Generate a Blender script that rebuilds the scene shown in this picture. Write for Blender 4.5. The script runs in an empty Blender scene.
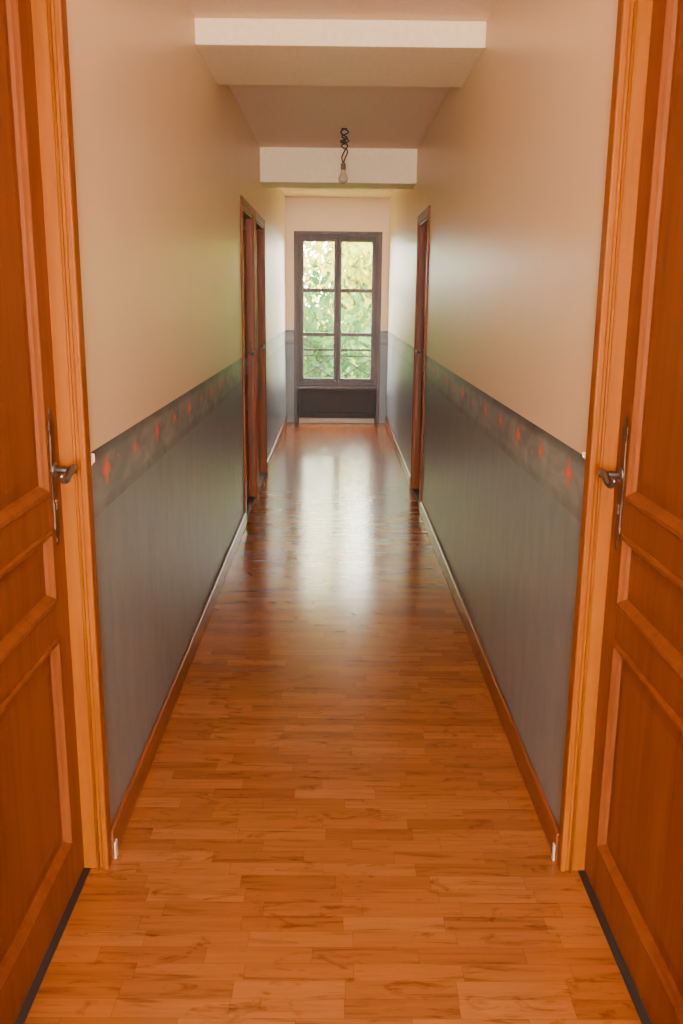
import bpy, bmesh, math, random
from mathutils import Vector, Matrix, Euler
random.seed(7)
scene = bpy.context.scene
COL = scene.collection
XL, XR = -0.610, 0.627      # corridor wall faces
YF = 11.26                  # far wall
YB = -2.6                   # wall behind the camera
ZC = 2.65
T = 0.2

# ------------------------------------------------------------------ helpers
def link(ob, parent=None):
    COL.objects.link(ob)
    if parent is not None: ob.parent = parent
    return ob

def empty(name):
    e = bpy.data.objects.new(name, None); e.empty_display_size = 0.1
    return link(e)

def finish(name, bm, mats, parent=None, bevel=0.0, smooth=False, seg=2):
    bmesh.ops.recalc_face_normals(bm, faces=bm.faces[:])
    me = bpy.data.meshes.new(name); bm.to_mesh(me); bm.free()
    for m in (mats if isinstance(mats, (list, tuple)) else [mats]): me.materials.append(m)
    if smooth:
        for p in me.polygons: p.use_smooth = True
    ob = bpy.data.objects.new(name, me); link(ob, parent)
    if bevel > 0:
        b = ob.modifiers.new('bevel', 'BEVEL'); b.width = bevel; b.segments = seg
        b.limit_method = 'ANGLE'; b.angle_limit = math.radians(40)
    return ob

def addbox(bm, x0, x1, y0, y1, z0, z1, mi=0):
    if x0 > x1: x0, x1 = x1, x0
    if y0 > y1: y0, y1 = y1, y0
    if z0 > z1: z0, z1 = z1, z0
    v = [bm.verts.new(p) for p in ((x0,y0,z0),(x1,y0,z0),(x1,y1,z0),(x0,y1,z0),(x0,y0,z1),(x1,y0,z1),(x1,y1,z1),(x0,y1,z1))]
    for f in ((0,3,2,1),(4,5,6,7),(0,1,5,4),(1,2,6,5),(2,3,7,6),(3,0,4,7)):
        fc = bm.faces.new([v[i] for i in f]); fc.material_index = mi

def boxes(name, bl, mat, parent=None, bevel=0.0):
    bm = bmesh.new()
    for b in bl: addbox(bm, *b)
    return finish(name, bm, mat, parent, bevel)

def addtube(bm, pts, radii, n=12, mi=0):
    pts = [Vector(p) for p in pts]
    if not isinstance(radii, (list, tuple)): radii = [radii]*len(pts)
    prev = None; rings = []
    t0 = (pts[1]-pts[0]).normalized()
    ref = Vector((0,0,1)) if abs(t0.z) < .9 else Vector((1,0,0))
    nrm = t0.cross(ref).normalized()
    for i, p in enumerate(pts):
        if i == 0: t = pts[1]-pts[0]
        elif i == len(pts)-1: t = pts[-1]-pts[-2]
        else: t = pts[i+1]-pts[i-1]
        t.normalize()
        nrm = (nrm - t*nrm.dot(t)).normalized()
        b = t.cross(nrm)
        rings.append([bm.verts.new(p + (nrm*math.cos(a)+b*math.sin(a))*radii[i]) for a in [2*math.pi*k/n for k in range(n)]])
    for i in range(len(rings)-1):
        for k in range(n):
            f = bm.faces.new((rings[i][k], rings[i][(k+1)%n], rings[i+1][(k+1)%n], rings[i+1][k])); f.material_index = mi; f.smooth = True
    for r in (rings[0], rings[-1]):
        f = bm.faces.new(r); f.material_index = mi

def spline(pts, n=6):
    P = [Vector(p) for p in pts]; out = []
    for i in range(len(P)-1):
        p0 = P[max(i-1,0)]; p1 = P[i]; p2 = P[i+1]; p3 = P[min(i+2,len(P)-1)]
        for k in range(n):
            t = k/n
            out.append(0.5*((2*p1)+(p2-p0)*t+(2*p0-5*p1+4*p2-p3)*t*t+(3*p1-p0-3*p2+p3)*t**3))
    out.append(P[-1]); return out

# ------------------------------------------------------------------ materials
class NT:
    def __init__(s, name):
        s.m = bpy.data.materials.new(name); s.m.use_nodes = True
        s.t = s.m.node_tree; s.t.nodes.clear()
        s.out = s.t.nodes.new('ShaderNodeOutputMaterial')
    def n(s, typ, **kw):
        nd = s.t.nodes.new(typ)
        for k, v in kw.items(): setattr(nd, k, v)
        return nd
    def put(s, sock, v):
        if v is None: return
        if isinstance(v, bpy.types.NodeSocket): s.t.links.new(v, sock)
        elif isinstance(v, (tuple, list)):
            v = tuple(v)
            if sock.type == 'RGBA' and len(v) == 3: v = v+(1,)
            sock.default_value = v
        else: sock.default_value = v
    def math(s, op, a, b=None, c=None, clamp=False):
        nd = s.n('ShaderNodeMath', operation=op, use_clamp=clamp)
        s.put(nd.inputs[0], a); s.put(nd.inputs[1], b)
        if c is not None: s.put(nd.inputs[2], c)
        return nd.outputs[0]
    def mix(s, f, a, b, blend='MIX'):
        nd = s.n('ShaderNodeMix', data_type='RGBA', blend_type=blend)
        s.put(nd.inputs[0], f); s.put(nd.inputs[6], a); s.put(nd.inputs[7], b)
        return nd.outputs[2]
    def obj(s): return s.n('ShaderNodeTexCoord').outputs['Object']
    def sep(s, v):
        nd = s.n('ShaderNodeSeparateXYZ'); s.put(nd.inputs[0], v); return nd.outputs
    def comb(s, x, y, z):
        nd = s.n('ShaderNodeCombineXYZ'); s.put(nd.inputs[0], x); s.put(nd.inputs[1], y); s.put(nd.inputs[2], z); return nd.outputs[0]
    def scale(s, v, sc, loc=(0,0,0)):
        nd = s.n('ShaderNodeMapping'); s.put(nd.inputs[0], v); nd.inputs['Scale'].default_value = sc; nd.inputs['Location'].default_value = loc
        return nd.outputs[0]
    def noise(s, v, sc, det=3, rough=.5, dist=0):
        nd = s.n('ShaderNodeTexNoise'); s.put(nd.inputs['Vector'], v); nd.inputs['Scale'].default_value = sc
        nd.inputs['Detail'].default_value = det; nd.inputs['Roughness'].default_value = rough; nd.inputs['Distortion'].default_value = dist
        return nd.outputs[0]
    def ramp(s, f, stops):
        nd = s.n('ShaderNodeValToRGB'); s.put(nd.inputs[0], f); e = nd.color_ramp.elements
        while len(e) < len(stops): e.new(.5)
        for i, (p, c) in enumerate(stops):
            e[i].position = p; e[i].color = (c if len(c) == 4 else tuple(c)+(1,))
        return nd.outputs[0]
    def bump(s, h, st, dist=.01):
        nd = s.n('ShaderNodeBump'); s.put(nd.inputs['Height'], h); nd.inputs['Strength'].default_value = st; nd.inputs['Distance'].default_value = dist
        return nd.outputs[0]
    def bsdf(s, col, rough=.5, normal=None, spec=.5, metal=0, **kw):
        b = s.n('ShaderNodeBsdfPrincipled')
        s.put(b.inputs['Base Color'], col); s.put(b.inputs['Roughness'], rough); s.put(b.inputs['Metallic'], metal)
        s.put(b.inputs['Specular IOR Level'], spec)
        if normal is not None: s.put(b.inputs['Normal'], normal)
        for k, v in kw.items(): s.put(b.inputs[k], v)
        s.t.links.new(b.outputs[0], s.out.inputs[0]); return b

def srgb(r, g, b):
    f = lambda c: ((c/255+.055)/1.055)**2.4 if c/255 > .04045 else c/255/12.92
    return (f(r), f(g), f(b))

def plain(name, col, rough=.5, metal=0, spec=.5, bumpst=0.0, nsc=40):
    k = NT(name); o = k.obj(); n = k.noise(o, nsc, 3)
    c = k.mix(n, tuple(x*.88 for x in col), tuple(min(1, x*1.1) for x in col))
    k.bsdf(c, rough, k.bump(n, bumpst) if bumpst else None, spec, metal); return k.m

def wood(name, lo, mid, hi, rough=.35, axis='z', gsc=1.0, spec=.5):
    k = NT(name); o = k.obj()
    sc = {'z': (22, 22, 1.3), 'x': (1.3, 22, 22), 'y': (22, 1.3, 22)}[axis]
    v = k.scale(o, tuple(a*gsc for a in sc))
    n1 = k.noise(v, 1.0, 5, .6, .6)
    v2 = k.scale(o, tuple(a*gsc*5 for a in sc))
    n2 = k.noise(v2, 1.0, 3, .6, .2)
    f = k.math('ADD', k.math('MULTIPLY', n1, .75), k.math('MULTIPLY', n2, .25))
    c = k.ramp(f, [(.3, lo), (.5, mid), (.7, hi)])
    big = k.noise(o, 1.7, 2)
    c = k.mix(k.math('MULTIPLY', big, .35), c, lo)
    k.bsdf(c, rough, k.bump(f, .08, .004), spec); return k.m

M_door  = wood('door_wood', srgb(108,54,18), srgb(130,68,26), srgb(144,80,34), .42, spec=.2)
M_jamb  = wood('jamb_wood', srgb(122,60,2), srgb(144,76,4), srgb(158,90,8), .45, spec=.12)
M_skirt = wood('skirting_wood', srgb(104,50,18), srgb(130,66,28), srgb(146,82,38), .3, 'y')
M_dark  = wood('dark_window_wood', srgb(50,30,24), srgb(70,44,34), srgb(88,58,44), .4)
M_casing= wood('far_casing_wood', srgb(104,48,14), srgb(140,68,22), srgb(160,86,32), .42, spec=.25)
M_ceil  = plain('ceiling_paint', srgb(244,210,180), .5, bumpst=.02)
M_beam  = plain('beam_paint', srgb(248,220,178), .5, bumpst=.02)
M_caulk = plain('caulk_white', srgb(225,205,180), .7, bumpst=.2)
M_chip  = plain('torn_paper', srgb(205,180,155), .8, bumpst=.3)
M_iron  = plain('aged_iron', srgb(130,116,106), .3, .9)
M_plate = plain('pewter_plate', srgb(84,64,48), .45, .7)
M_gap   = plain('dark_threshold', srgb(38,26,20), .6)
M_rail  = plain('railing_iron', srgb(60,50,45), .6, .3)
M_pale  = plain('pale_skirting_paint', srgb(215,195,175), .45)
M_spand = plain('spandrel_dark_grey', srgb(62,56,54), .6, bumpst=.05)  # even dark grey-brown over the panel below the far window

def wall_material():
    k = NT('wallpaper'); o = k.obj(); x, y, z = k.sep(o)
    n = k.noise(o, 2.2, 3); nf = k.noise(o, 90, 3)
    up = k.mix(n, srgb(246,214,172), srgb(252,226,186))
    up = k.mix(k.math('MULTIPLY', nf, .2), up, srgb(230,198,156))
    n2 = k.noise(k.scale(o, (14,14,5)), 1, 5, .65)
    n3 = k.noise(o, 55, 4, .7)
    lo = k.ramp(n2, [(.3, srgb(120,127,129)), (.5, srgb(133,139,140)), (.7, srgb(145,150,147))])
    lo = k.mix(k.math('MULTIPLY', n3, .5), lo, srgb(106,116,125))
    # border band 0.95-1.12
    wv = k.noise(k.scale(o, (1,5,12)), 1, 3, .5, .8)
    bb = k.ramp(wv, [(.3, srgb(112,116,116)), (.5, srgb(136,142,141)), (.68, srgb(160,162,156))])
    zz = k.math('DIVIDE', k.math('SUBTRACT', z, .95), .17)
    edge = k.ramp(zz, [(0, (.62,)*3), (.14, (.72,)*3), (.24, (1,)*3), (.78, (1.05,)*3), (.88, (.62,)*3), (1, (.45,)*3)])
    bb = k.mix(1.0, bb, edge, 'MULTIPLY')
    def flower(period, phase, R, zc, petals, colr):
        nonlocal bb
        u = k.math('SUBTRACT', k.math('FRACT', k.math('ADD', k.math('DIVIDE', y, period), phase)), .5)
        u = k.math('MULTIPLY', u, period)
        w = k.math('SUBTRACT', z, zc)
        nn = k.math('MULTIPLY', k.math('SUBTRACT', k.noise(o, 45, 2), .5), .02)
        u = k.math('ADD', u, nn)
        r = k.math('SQRT', k.math('ADD', k.math('MULTIPLY', u, u), k.math('MULTIPLY', w, w)))
        th = k.math('ARCTAN2', w, u)
        lim = k.math('MULTIPLY', k.math('ADD', k.math('MULTIPLY', k.math('COSINE', k.math('MULTIPLY', th, petals)), .25), .75), R)
        m = k.math('DIVIDE', k.math('SUBTRACT', lim, r), .004, clamp=True)
        cc = k.mix(k.math('DIVIDE', r, R, clamp=True), srgb(245,130,70), colr)
        bb = k.mix(m, bb, cc)
    PH = 1 - ((2.40/.70) % 1) + .5
    flower(.70, PH, .044, 1.05, 4, srgb(224,70,44))
    flower(.70, PH+.5, .034, 1.052, 4, srgb(218,78,50))
    flower(.70, PH+.32, .013, 1.03, 3, srgb(190,90,70))
    flower(.70, PH+.80, .012, 1.065, 3, srgb(190,90,70))
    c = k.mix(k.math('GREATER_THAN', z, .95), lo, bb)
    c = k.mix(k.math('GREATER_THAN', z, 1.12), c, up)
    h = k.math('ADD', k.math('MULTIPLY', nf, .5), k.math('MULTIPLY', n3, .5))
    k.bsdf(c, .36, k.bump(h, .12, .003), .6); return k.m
M_wall = wall_material()

def floor_material():
    k = NT('parquet'); o = k.obj(); x, y, z = k.sep(o)
    RW = .055; LN = .25
    ry = k.math('DIVIDE', y, RW); row = k.math('FLOOR', ry); fy = k.math('FRACT', ry)
    w1 = k.n('ShaderNodeTexWhiteNoise', noise_dimensions='1D'); k.put(w1.inputs['W'], row)
    ux = k.math('ADD', k.math('DIVIDE', x, LN), k.math('MULTIPLY', w1.outputs[0], 9.0))
    cl = k.math('FLOOR', ux); fx = k.math('FRACT', ux)
    w2 = k.n('ShaderNodeTexWhiteNoise', noise_dimensions='3D'); k.put(w2.inputs['Vector'], k.comb(row, cl, 3.3))
    rnd = w2.outputs[0]
    g = k.comb(k.math('ADD', k.math('MULTIPLY', x, 3.2), k.math('MULTIPLY', rnd, 50)), k.math('MULTIPLY', y, 42), rnd)
    gn = k.noise(g, 1.0, 5, .62, .9)
    base = k.ramp(rnd, [(0, srgb(140,78,28)), (.35, srgb(149,85,33)), (.7, srgb(156,91,37)), (1, srgb(164,99,43))])
    gr = k.ramp(gn, [(.3, (.5,.42,.34)), (.45, (.93,.9,.87)), (.7, (1.12,1.1,1.06))])
    c = k.mix(.9, base, gr, 'MULTIPLY')
    kn = k.ramp(k.noise(k.scale(o, (6,16,1)), 1, 4, .65, 1.6), [(.57, (1,1,1)), (.70, (.55,.42,.30))])
    c = k.mix(.85, c, kn, 'MULTIPLY')
    gy = k.math('LESS_THAN', k.math('MINIMUM', fy, k.math('SUBTRACT', 1, fy)), .012)
    gx = k.math('LESS_THAN', k.math('MINIMUM', fx, k.math('SUBTRACT', 1, fx)), .003)
    gap = k.math('MAXIMUM', gy, gx)
    c = k.mix(k.math('MULTIPLY', gap, .35), c, srgb(74,36,14))
    hh = k.math('MULTIPLY', k.noise(k.scale(o, (2.5,7,1)), 1, 1), 1.0)
    rg = k.math('ADD', .12, k.math('MULTIPLY', k.noise(o, 6, 3), .12))
    k.bsdf(c, rg, k.bump(hh, .08, .004), .9); return k.m
M_floor = floor_material()

def glass_mat():
    k = NT('window_glass'); a = k.n('ShaderNodeBsdfTransparent'); b = k.n('ShaderNodeBsdfGlossy')
    b.inputs['Roughness'].default_value = .35
    m = k.n('ShaderNodeMixShader'); m.inputs[0].default_value = .012
    k.t.links.new(a.outputs[0], m.inputs[1]); k.t.links.new(b.outputs[0], m.inputs[2]); k.t.links.new(m.outputs[0], k.out.inputs[0])
    return k.m
M_glass = glass_mat()

def leaf_mat(name, a, b):
    k = NT(name); o = k.obj(); n = k.noise(o, .9, 4)
    c = k.ramp(n, [(.35, a), (.65, b)])
    d = k.n('ShaderNodeBsdfDiffuse'); t = k.n('ShaderNodeBsdfTranslucent')
    k.put(d.inputs[0], c); k.put(t.inputs[0], c)
    m = k.n('ShaderNodeMixShader'); m.inputs[0].default_value = .4
    k.t.links.new(d.outputs[0], m.inputs[1]); k.t.links.new(t.outputs[0], m.inputs[2]); k.t.links.new(m.outputs[0], k.out.inputs[0])
    return k.m
M_leaf1 = leaf_mat('leaves_yellow_green', srgb(124,140,40), srgb(194,182,64))
M_leaf2 = leaf_mat('leaves_green', srgb(36,64,30), srgb(78,106,50))

# ------------------------------------------------------------------ room shell
boxes('floor', [(-1.0, 1.0, YB-.2, YF+.05, -.12, 0)], M_floor)
boxes('ceiling', [(-1.0, 1.0, YB-.2, YF+.36, ZC, ZC+.15)], M_ceil)
boxes('beam_near', [(XL, XR, 4.23, 4.98, 2.545, ZC)], M_beam, bevel=.004)
boxes('beam_far', [(XL, XR, 7.62, 8.0, 2.39, ZC)], M_beam, bevel=.004)

# door openings : (y0,y1,ztop)
NEAR = (1.30, 2.20, 2.36)
L_OPEN = [NEAR, (6.06, 6.90, 2.08), (7.04, 7.88, 2.08)]
R_OPEN = [NEAR, (6.46, 7.25, 2.07)]
def wall(name, sx, xf, opens):
    bl = []; y = YB; xo = xf + sx*T
    for a, b, zt in opens:
        bl.append((xf, xo, y, a, 0, ZC)); bl.append((xf, xo, a, b, zt, ZC)); y = b
    bl.append((xf, xo, y, YF, 0, ZC))
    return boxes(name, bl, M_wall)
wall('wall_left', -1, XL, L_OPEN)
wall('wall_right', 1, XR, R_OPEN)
WX0, WX1, WZ0, WZ1 = -.49, .52, .445, 2.25
boxes('wall_far', [(-1, WX0, YF, YF+.35, 0, ZC), (WX1, 1, YF, YF+.35, 0, ZC), (WX0, WX1, YF, YF+.35, WZ1, ZC)], M_wall)
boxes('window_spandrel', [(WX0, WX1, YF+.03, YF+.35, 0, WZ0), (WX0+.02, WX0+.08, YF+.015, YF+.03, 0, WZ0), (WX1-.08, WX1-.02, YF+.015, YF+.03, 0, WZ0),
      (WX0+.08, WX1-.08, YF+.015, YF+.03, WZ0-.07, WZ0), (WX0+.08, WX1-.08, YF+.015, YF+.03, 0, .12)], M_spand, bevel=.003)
boxes('wall_back', [(-1, -.5, YB-.2, YB, 0, ZC), (.5, 1, YB-.2, YB, 0, ZC), (-.5, .5, YB-.2, YB, 0, .5), (-.5, .5, YB-.2, YB, 2.3, ZC)], M_wall)

# skirting
def skirt(name, sx, xf, opens):
    bl = []; y = YB; xi = xf - sx*.015
    for a, b, zt in opens:
        pad = .012 if a < 3 else .075
        bl.append((xi, xf, y, a-pad, 0, .085)); y = b+pad
    bl.append((xi, xf, y, YF-.03, 0, .085))
    return boxes(name, bl, M_skirt, bevel=.005)
skirt('baseboard_left', -1, XL, L_OPEN)
skirt('baseboard_right', 1, XR, R_OPEN)
boxes('baseboard_far', [(-.45, .48, YF-.05, YF+.012, 0, .055)], M_pale, bevel=.004)

# ------------------------------------------------------------------ doors
def add_panel(bm, X, y0, y1, z0, z1, prof, S):
    rings = []
    for ins, h in prof:
        x = X(h)
        rings.append([bm.verts.new(p) for p in ((x, y0+ins, z0+ins), (x, y1-ins, z0+ins), (x, y1-ins, z1-ins), (x, y0+ins, z1-ins))])
    for i in range(len(rings)-1):
        for k in range(4):
            bm.faces.new((rings[i][k], rings[i][(k+1)%4], rings[i+1][(k+1)%4], rings[i+1][k]))
    bm.faces.new(rings[-1])

def door_leaf(name, sx, xleaf, y0, y1, z0, z1, panels, mat, parent, st=.11, th=.04):
    X = lambda h: xleaf - sx*h
    bm = bmesh.new()
    xb = xleaf + sx*th
    addbox(bm, xleaf, xb, y0, y0+st, z0, z1)
    addbox(bm, xleaf, xb, y1-st, y1, z0, z1)
    zs = [z0] + [v for p in panels for v in p] + [z1]
    for i in range(0, len(zs), 2): addbox(bm, xleaf, xb, y0+st, y1-st, zs[i], zs[i+1])
    leaf = finish(name, bm, mat, parent, .0015)
    bm = bmesh.new()
    prof = [(-.004, -.02), (-.004, .003), (.002, .007), (.010, .006), (.015, .0), (.020, -.005), (.024, -.012), (.026, -.013), (.06, -.009), (.064, -.009)]
    for a, b in panels:
        add_panel(bm, X, y0+st, y1-st, a, b, prof, sx)
    finish('panels', bm, mat, parent)
    return leaf

def handle(parent, sx, xleaf, yh, zh):
    X = lambda h: xleaf - sx*h
    bm = bmesh.new()
    prof = [(0,-.165),(.008,-.155),(.006,-.146),(.017,-.135),(.020,-.12),(.015,-.105),(.0165,-.05),(.021,-.02),(.021,.02),(.0165,.05),(.015,.105),(.020,.12),(.017,.135),(.006,.146),(.008,.155),(0,.165)]
    pts = prof + [(-a, b) for a, b in reversed(prof[1:-1])]
    f0 = [bm.verts.new((X(0), yh+a, zh-.02+b)) for a, b in pts]
    f1 = [bm.verts.new((X(.003), yh+a*.93, zh-.02+b*.985)) for a, b in pts]
    n = len(pts)
    for i in range(n): bm.faces.new((f0[i], f0[(i+1)%n], f1[(i+1)%n], f1[i]))
    bm.faces.new(f1)
    finish('escutcheon_plate', bm, M_plate, parent)
    bm = bmesh.new()
    addtube(bm, [(X(.002),yh,zh),(X(.006),yh,zh),(X(.010),yh,zh)], [.019,.018,.011], 20)
    addtube(bm, [(X(.008),yh,zh),(X(.018),yh,zh),(X(.024),yh,zh),(X(.034),yh,zh),(X(.050),yh,zh),(X(.056),yh,zh)], [.010,.0075,.0095,.0075,.010,.006], 16)
    L = spline([(X(.047),yh+.012,zh+.004),(X(.050),yh,zh+.004),(X(.053),yh-.02,zh+.010),(X(.055),yh-.05,zh+.006),(X(.055),yh-.078,zh-.006),(X(.054),yh-.098,zh-.006),(X(.053),yh-.108,zh+.004)])
    m = len(L)
    R = [.005+.004*math.sin(math.pi*min(1, (i/(m-1))*1.05))**.7 if i < m-1 else .004 for i in range(m)]
    addtube(bm, L, R, 14)
    bmesh.ops.create_uvsphere(bm, u_segments=14, v_segments=10, radius=.007, matrix=Matrix.Translation((X(.053), yh-.110, zh+.006)))
    for f in bm.faces: f.smooth = True
    finish('lever', bm, M_iron, parent)
    bm = bmesh.new()
    addtube(bm, [(X(.002),yh,zh-.075),(X(.006),yh,zh-.075)], [.007,.006], 14)
    addbox(bm, X(.002), X(.005), yh-.003, yh+.003, zh-.095, zh-.078)
    finish('keyhole', bm, M_iron, parent)

def near_door(sx, xf, xleaf):
    e = empty('door_near')
    e.name = 'door_1' if sx < 0 else 'door_2'
    y0, y1, zt = NEAR
    panels = [(.14, .70), (.79, .965), (1.05, 2.20)]
    J = .03
    xo = xf + sx*.19
    xi = xf - sx*.004
    bm = bmesh.new()
    for ya, yb in ((y0, y0+J), (y1-J, y1)):
        addbox(bm, xi, xo, ya, yb, 0, zt)
    addbox(bm, xi, xo, y0+J, y1-J, zt-J, zt)
    xs0, xs1 = xleaf+sx*.042, xleaf+sx*.06
    for ya, yb in ((y0+J, y0+J+.02), (y1-J-.02, y1-J)): addbox(bm, xs0, xs1, ya, yb, 0, zt-J)
    addbox(bm, xs0, xs1, y0+J, y1-J, zt-J-.02, zt-J)
    finish('jamb', bm, M_jamb, e, .004)
    bm = bmesh.new()
    xbm = xf - sx*.012
    for ya, yb in ((y0-.010, y0+J+.006), (y1-J-.006, y1+.010)): addbox(bm, xbm, xf+sx*.006, ya, yb, 0, zt+.01)
    addbox(bm, xbm, xf+sx*.006, y0+J+.006, y1-J-.006, zt-J-.006, zt+.01)
    finish('bead', bm, M_jamb, e, .005, seg=3)
    bm = bmesh.new()
    for ya in (y0+J+.004, y1-J-.004):
        addtube(bm, [(xf+sx*.016, ya, 0), (xf+sx*.016, ya, zt-J)], .004, 8)
    finish('inner_bead', bm, M_jamb, e)
    bm = bmesh.new(); z = .09; random.seed(3 if sx < 0 else 5)
    while z < zt-.02:
        h = random.uniform(.02, .06); w = random.uniform(.016, .032)
        addbox(bm, xf, xf-sx*.0015, y1+.010, y1+.010+w, z, min(z+h, zt)); z += h
    finish('caulk', bm, M_caulk, e)
    door_leaf('leaf', sx, xleaf, y0+J+.002, y1-J-.002, .008, zt-J-.003, panels, M_door, e, st=.10)
    handle(e, sx, xleaf, y1-J-.055, 1.10)
    bm = bmesh.new()
    for zc in (.3, 1.1, 2.0): addtube(bm, [(xleaf-sx*.006, y0+J+.004, zc-.045), (xleaf-sx*.006, y0+J+.004, zc+.045)], .006, 10)
    finish('hinges', bm, M_iron, e)
    boxes('threshold', [(xleaf-sx*.016, xleaf+sx*.04, y0+J, y1-J, 0, .003)], M_gap, e)
    return e
XDL, XDR = -.664, .680
near_door(-1, XL, XDL)
near_door(1, XR, XDR)
def scrap(sx, xf, y, z, w, h):
    bm = bmesh.new(); N = 6; rows = []
    for i in range(N+1):
        t = i/N
        rows.append([bm.verts.new((xf - sx*(.002+.012*t*t), y + w*t*.5 - .006, z + h*(s-.5)*(1-.6*t) + .01*t)) for s in (0, .5, 1)])
    for i in range(N):
        for k in range(2): bm.faces.new((rows[i][k], rows[i][k+1], rows[i+1][k+1], rows[i+1][k]))
    ob = finish('peeled_wallpaper', bm, M_chip)
    s = ob.modifiers.new('s', 'SOLIDIFY'); s.thickness = .001
scrap(-1, XL, 2.222, 1.10, .03, .05)
scrap(1, XR, 2.222, 1.12, .02, .03)
boxes('skirting_end_block', [(XL+.0155, XL+.021, 2.213, 2.235, 0, .05)], M_chip, bevel=.002)
boxes('skirting_end_block', [(XR-.0155, XR-.021, 2.213, 2.228, 0, .05)], M_chip, bevel=.002)

def far_door(idx, sx, xf, y0, y1, zt):
    e = empty('door_%d' % idx)
    bm = bmesh.new(); J = .03
    xo = xf+sx*.16; cx = xf - sx*.012; W = .045
    for ya, yb in ((y0, y0+J), (y1-J, y1)): addbox(bm, xf-sx*.002, xo, ya, yb, 0, zt)
    addbox(bm, xf-sx*.002, xo, y0+J, y1-J, zt-J, zt)
    for ya, yb in ((y0-W, y0+.012), (y1-.012, y1+W)): addbox(bm, cx, xf, ya, yb, 0, zt+W)
    addbox(bm, cx, xf, y0+.012, y1-.012, zt-.012, zt+W)
    finish('casing', bm, M_casing, e, .004)
    xl = xf+sx*.05
    bm = bmesh.new()
    addbox(bm, xl+sx*.042, xl+sx*.06, y0+J, y0+J+.02, 0, zt-J); addbox(bm, xl+sx*.042, xl+sx*.06, y1-J-.02, y1-J, 0, zt-J)
    addbox(bm, xl+sx*.042, xl+sx*.06, y0+J, y1-J, zt-J-.02, zt-J)
    finish('stop', bm, M_casing, e)
    door_leaf('leaf', sx, xl, y0+J+.002, y1-J-.002, .006, zt-J-.003, [(.14,.70),(.79,.965),(1.05,1.98)], M_casing, e, st=.10)
    handle(e, sx, xl, (y1-J-.055), 1.10)
    boxes('threshold', [(xf, xl+sx*.04, y0+J, y1-J, 0, .005)], M_gap, e)
far_door(3, -1, XL, *L_OPEN[1])
far_door(4, -1, XL, *L_OPEN[2])
far_door(5, 1, XR, *R_OPEN[1])

# ------------------------------------------------------------------ windows
def window(name, yy, x0, x1, z0, z1, rows, d=1):
    e = empty(name)
    F = .055
    ya, yb = (yy, yy+.07*d)
    fr = [(x0, x0+F, ya, yb, z0, z1), (x1-F, x1, ya, yb, z0, z1), (x0+F, x1-F, ya, yb, z0, z0+F), (x0+F, x1-F, ya, yb, z1-F, z1)]
    boxes('frame', fr, M_dark, e, .004)
    cx = (x0+x1)/2
    S = .042
    bl = []
    ca, cb = yy-.004*d, yy+.045*d
    for a, b in ((x0+F, cx), (cx, x1-F)):
        bl += [(a, a+S, ca, cb, z0+F, z1-F), (b-S, b, ca, cb, z0+F, z1-F), (a+S, b-S, ca, cb, z0+F, z0+F+S), (a+S, b-S, ca, cb, z1-F-S, z1-F)]
        for r in rows: bl.append((a+S, b-S, ca+.006*d, cb-.004*d, r-.022, r+.022))
    boxes('casements', bl, M_dark, e, .003)
    boxes('centre_strip', [(cx-.045, cx+.045, yy-.018*d, yy-.004*d, z0+F, z1-F)], M_dark, e, .005)
    boxes('glass', [(x0+F+S, cx-S, yy+.02*d, yy+.024*d, z0+F+S, z1-F-S), (cx+S, x1-F-S, yy+.02*d, yy+.024*d, z0+F+S, z1-F-S)], M_glass, e)
    bm = bmesh.new()
    yr = yy-.028*d
    addtube(bm, [(cx, yr, z0+F+.02), (cx, yr, z1-F-.02)], .006, 10)
    for zc in (z0+.2, z1-.2, (z0+z1)/2-.15): addbox(bm, cx-.012, cx+.012, yr-.004, yy-.016*d, zc-.02, zc+.02)
    zc = (z0+z1)/2-.15
    addtube(bm, spline([(cx, yr-.005*d, zc), (cx, yr-.035*d, zc), (cx+.01, yr-.045*d, zc-.03), (cx+.012, yr-.045*d, zc-.07)]), [.008]*19, 10)
    finish('espagnolette', bm, M_dark, e)
    return e
window('window_1', YF+.02, WX0, WX1, WZ0, WZ1, [1.07, 1.59])
window('added_rear_window', YB-.03, -.5, .5, .5, 2.3, [1.1, 1.7], -1)  # unseen window, added as a frame for the rear fill light
boxes('trim_1', [(WX0-.02, WX0+.02, YF-.012, YF, 0, WZ1+.02), (WX1-.02, WX1+.02, YF-.012, YF, 0, WZ1+.02), (WX0+.02, WX1-.02, YF-.012, YF, WZ1-.02, WZ1+.02), (WX0+.02, WX1-.02, YF-.03, YF+.02, WZ0-.03, WZ0+.012)], M_dark, bevel=.003)

# ------------------------------------------------------------------ bare bulb
e = empty('pendant_bulb')
BX, BY = .045, 6.78
bm = bmesh.new()
addtube(bm, [(BX, BY, ZC), (BX, BY, ZC-.006)], [.022, .018], 16)
w1 = spline([(BX-.004,BY,ZC),(BX-.022,BY,ZC-.03),(BX+.022,BY+.01,ZC-.06),(BX-.026,BY,ZC-.085),(BX+.024,BY-.01,ZC-.11),(BX+.002,BY,ZC-.15),(BX-.015,BY,ZC-.19),(BX-.004,BY,ZC-.225)])
w2 = spline([(BX+.004,BY,ZC),(BX+.030,BY,ZC-.025),(BX-.016,BY+.01,ZC-.05),(BX+.032,BY,ZC-.08),(BX-.020,BY-.01,ZC-.115),(BX+.024,BY,ZC-.145),(BX+.010,BY,ZC-.19),(BX-.004,BY,ZC-.225)])
addtube(bm, w1, .005, 8); addtube(bm, w2, .0045, 8)
addbox(bm, BX-.014, BX+.014, BY-.008, BY+.008, ZC-.10, ZC-.075)
finish('wires', bm, M_gap, e)
bm = bmesh.new()
Z0 = ZC-.22
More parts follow.
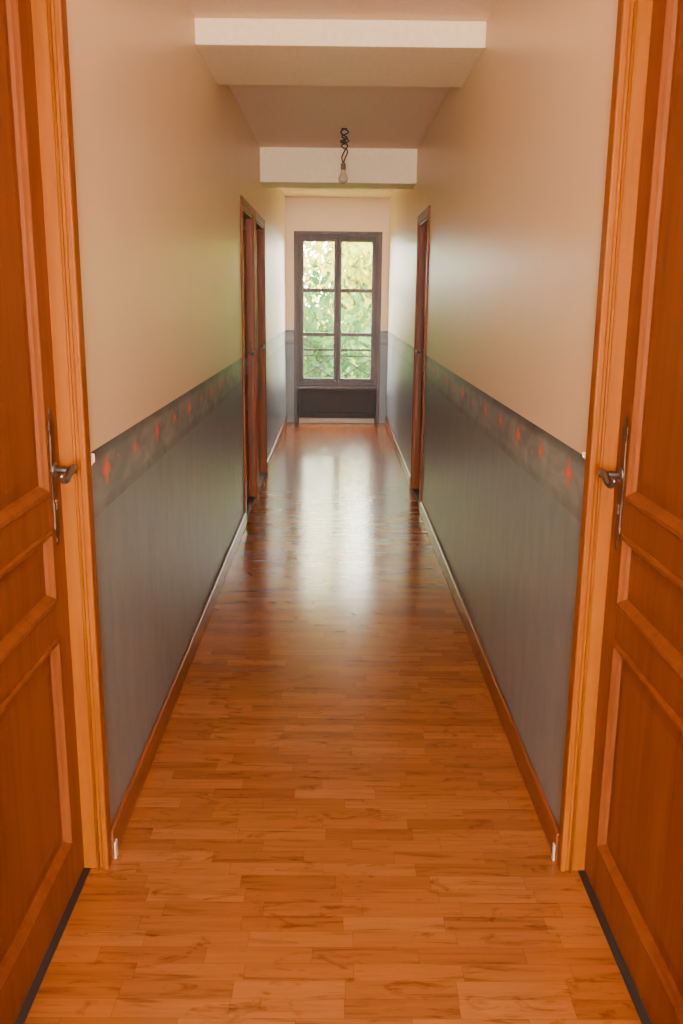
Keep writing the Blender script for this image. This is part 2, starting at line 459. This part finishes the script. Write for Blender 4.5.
addtube(bm, [(BX-.004,BY,Z0),(BX-.004,BY,Z0-.012),(BX-.004,BY,Z0-.015),(BX-.004,BY,Z0-.045),(BX-.004,BY,Z0-.05)], [.008,.016,.018,.018,.016], 18)
finish('socket', bm, plain('socket_cream', srgb(120,100,80), .5), e)
bm = bmesh.new()
prof = [(.013,0),(.014,-.012),(.018,-.026),(.026,-.042),(.034,-.058),(.033,-.072),(.024,-.086),(.010,-.094),(.002,-.096)]
addtube(bm, [(BX-.004, BY, Z0-.048+b) for a, b in prof], [a for a, b in prof], 20)
kb = NT('bulb_glass'); kb.bsdf((.72,.56,.40), .1, None, .6, 0, **{'Transmission Weight': .3, 'Alpha': .9})
finish('bulb', bm, kb.m, e, smooth=True)

# ------------------------------------------------------------------ unseen overhead fill light, added to brighten the near corridor
def lamp(name, y, energy, col, size):
    e = empty(name)
    bm = bmesh.new()
    addtube(bm, [(0,y,ZC),(0,y,ZC-.03),(0,y,ZC-.045)], [size/2+.03, size/2+.03, size/2+.015], 40)
    finish('housing', bm, M_beam, e)
    l = bpy.data.lights.new('fill_disc', 'AREA'); l.shape = 'DISK'; l.size = size; l.energy = energy; l.color = col
    o = bpy.data.objects.new('fill_disc', l); link(o, e); o.location = (0, y, ZC-.05)
lamp('added_fill_lamp', .2, 28, (1, .87, .72), .34)

# warm fill light added out of view behind the camera
l = bpy.data.lights.new('rear_fill_light', 'AREA'); l.shape = 'RECTANGLE'; l.size = .9; l.size_y = 1.7; l.energy = 500; l.color = (1, .91, .79)
o = bpy.data.objects.new('rear_fill_light', l); link(o); o.location = (0, YB-.25, 1.4); o.rotation_euler = (math.radians(90), 0, 0)

# ------------------------------------------------------------------ exterior
k = NT('grass'); nn = k.noise(k.obj(), 1.5, 5); k.bsdf(k.ramp(nn, [(.3, srgb(100,120,60)), (.7, srgb(150,165,90))]), .9)
boxes('ground', [(-40, 40, YF+.5, 70, -3.3, -3.2)], k.m)
M_bark = plain('bark', srgb(80,62,48), .9, bumpst=.5, nsc=12)
def tree(cx, cy, zb, h, spread, nleaf, seed, lm):
    random.seed(seed)
    e = empty('leafy_tree')
    bm = bmesh.new(); tips = []
    trunk = spline([(cx,cy,zb),(cx+.2,cy,zb+h*.25),(cx-.1,cy+.1,zb+h*.5),(cx+.15,cy,zb+h*.85)])
    addtube(bm, trunk, [.28*(1-.8*i/(len(trunk)-1)) for i in range(len(trunk))], 10)
    for i in range(26):
        s = trunk[int(len(trunk)*random.uniform(.2, .98))]
        a = random.uniform(0, 2*math.pi); L = random.uniform(.4, 1)*spread
        tip = s + Vector((math.cos(a)*L, math.sin(a)*L, random.uniform(-.1, .5)*L))
        mid = (s+tip)/2 + Vector((0,0,.2))
        br = spline([s, mid, tip], 4)
        addtube(bm, br, [.07*(1-.8*q/(len(br)-1)) for q in range(len(br))], 6)
        tips += [mid, tip, (mid+tip)/2]
    finish('trunk', bm, M_bark, e)
    vs = []; fs = []
    cl = [t + Vector((random.gauss(0,.5), random.gauss(0,.5), random.gauss(0,.5))) for t in tips for _ in range(4)]
    for i in range(nleaf):
        c = random.choice(cl)
        p = c + Vector((random.gauss(0,.38), random.gauss(0,.38), random.gauss(0,.30)))
        R = Euler((random.uniform(0,6.28), random.uniform(0,6.28), random.uniform(0,6.28))).to_matrix()
        s = random.uniform(.08, .16); b = len(vs)
        for q in ((-s,0,0),(-.3*s,.5*s,.1*s),(s,0,0),(-.3*s,-.5*s,.1*s)): vs.append(p + R @ Vector(q))
        fs.append((b,b+1,b+2,b+3))
    me = bpy.data.meshes.new('foliage'); me.from_pydata([tuple(v) for v in vs], [], fs); me.materials.append(lm)
    link(bpy.data.objects.new('foliage', me), e)
tree(-1.8, 20, -3.2, 8.0, 2.6, 6000, 11, M_leaf1)
tree(1.9, 22, -3.2, 8.4, 2.8, 7000, 23, M_leaf1)
tree(0.2, 25.5, -3.2, 6.4, 3.0, 9000, 31, M_leaf2)
tree(-.4, 17.5, -3.2, 4.3, 2.2, 8000, 47, M_leaf2)

# wrought iron balcony rail outside the window
e = empty('balcony_railing')
bm = bmesh.new(); yr = YF+.30
ax0, ax1 = WX0+.001, WX1-.001
addbox(bm, ax0, ax1, yr-.012, yr+.012, .86, .885)
addbox(bm, ax0, ax1, yr-.008, yr+.008, .79, .805)
addbox(bm, ax0, ax1, yr-.008, yr+.008, .50, .515)
n = 2; w = (ax1-ax0)/n
for i in range(n):
    a = ax0+i*w
    addtube(bm, [(a+.01, yr, .51), (a+w-.01, yr, .80)], .008, 8)
    addtube(bm, [(a+.01, yr, .80), (a+w-.01, yr, .51)], .008, 8)
    if i: addtube(bm, [(a, yr, .51), (a, yr, .87)], .006, 8)
finish('rails', bm, M_rail, e)

# ------------------------------------------------------------------ light
w = bpy.data.worlds.new('sky'); scene.world = w; w.use_nodes = True
nt = w.node_tree; bg = nt.nodes['Background']
bg.inputs[0].default_value = (1.0, .97, .97, 1); bg.inputs[1].default_value = 44
s = bpy.data.lights.new('sun', 'SUN'); s.energy = 24; s.angle = .01; s.color = (1, .93, .78)
so = bpy.data.objects.new('sun', s); link(so); so.rotation_euler = (math.radians(42), 0, math.radians(-25))

# ------------------------------------------------------------------ camera
cam = bpy.data.cameras.new('camera'); cam.lens = 911/1024*36; cam.sensor_width = 36; cam.clip_start = .02; cam.clip_end = 200
co = bpy.data.objects.new('camera', cam); link(co)
R = Matrix.Rotation(math.radians(-.44), 4, 'Z') @ Matrix.Rotation(math.radians(90-13.2), 4, 'X') @ Matrix.Rotation(math.radians(.56), 4, 'Z')
co.matrix_world = Matrix.Translation((0, 0, 1.5)) @ R
scene.camera = co
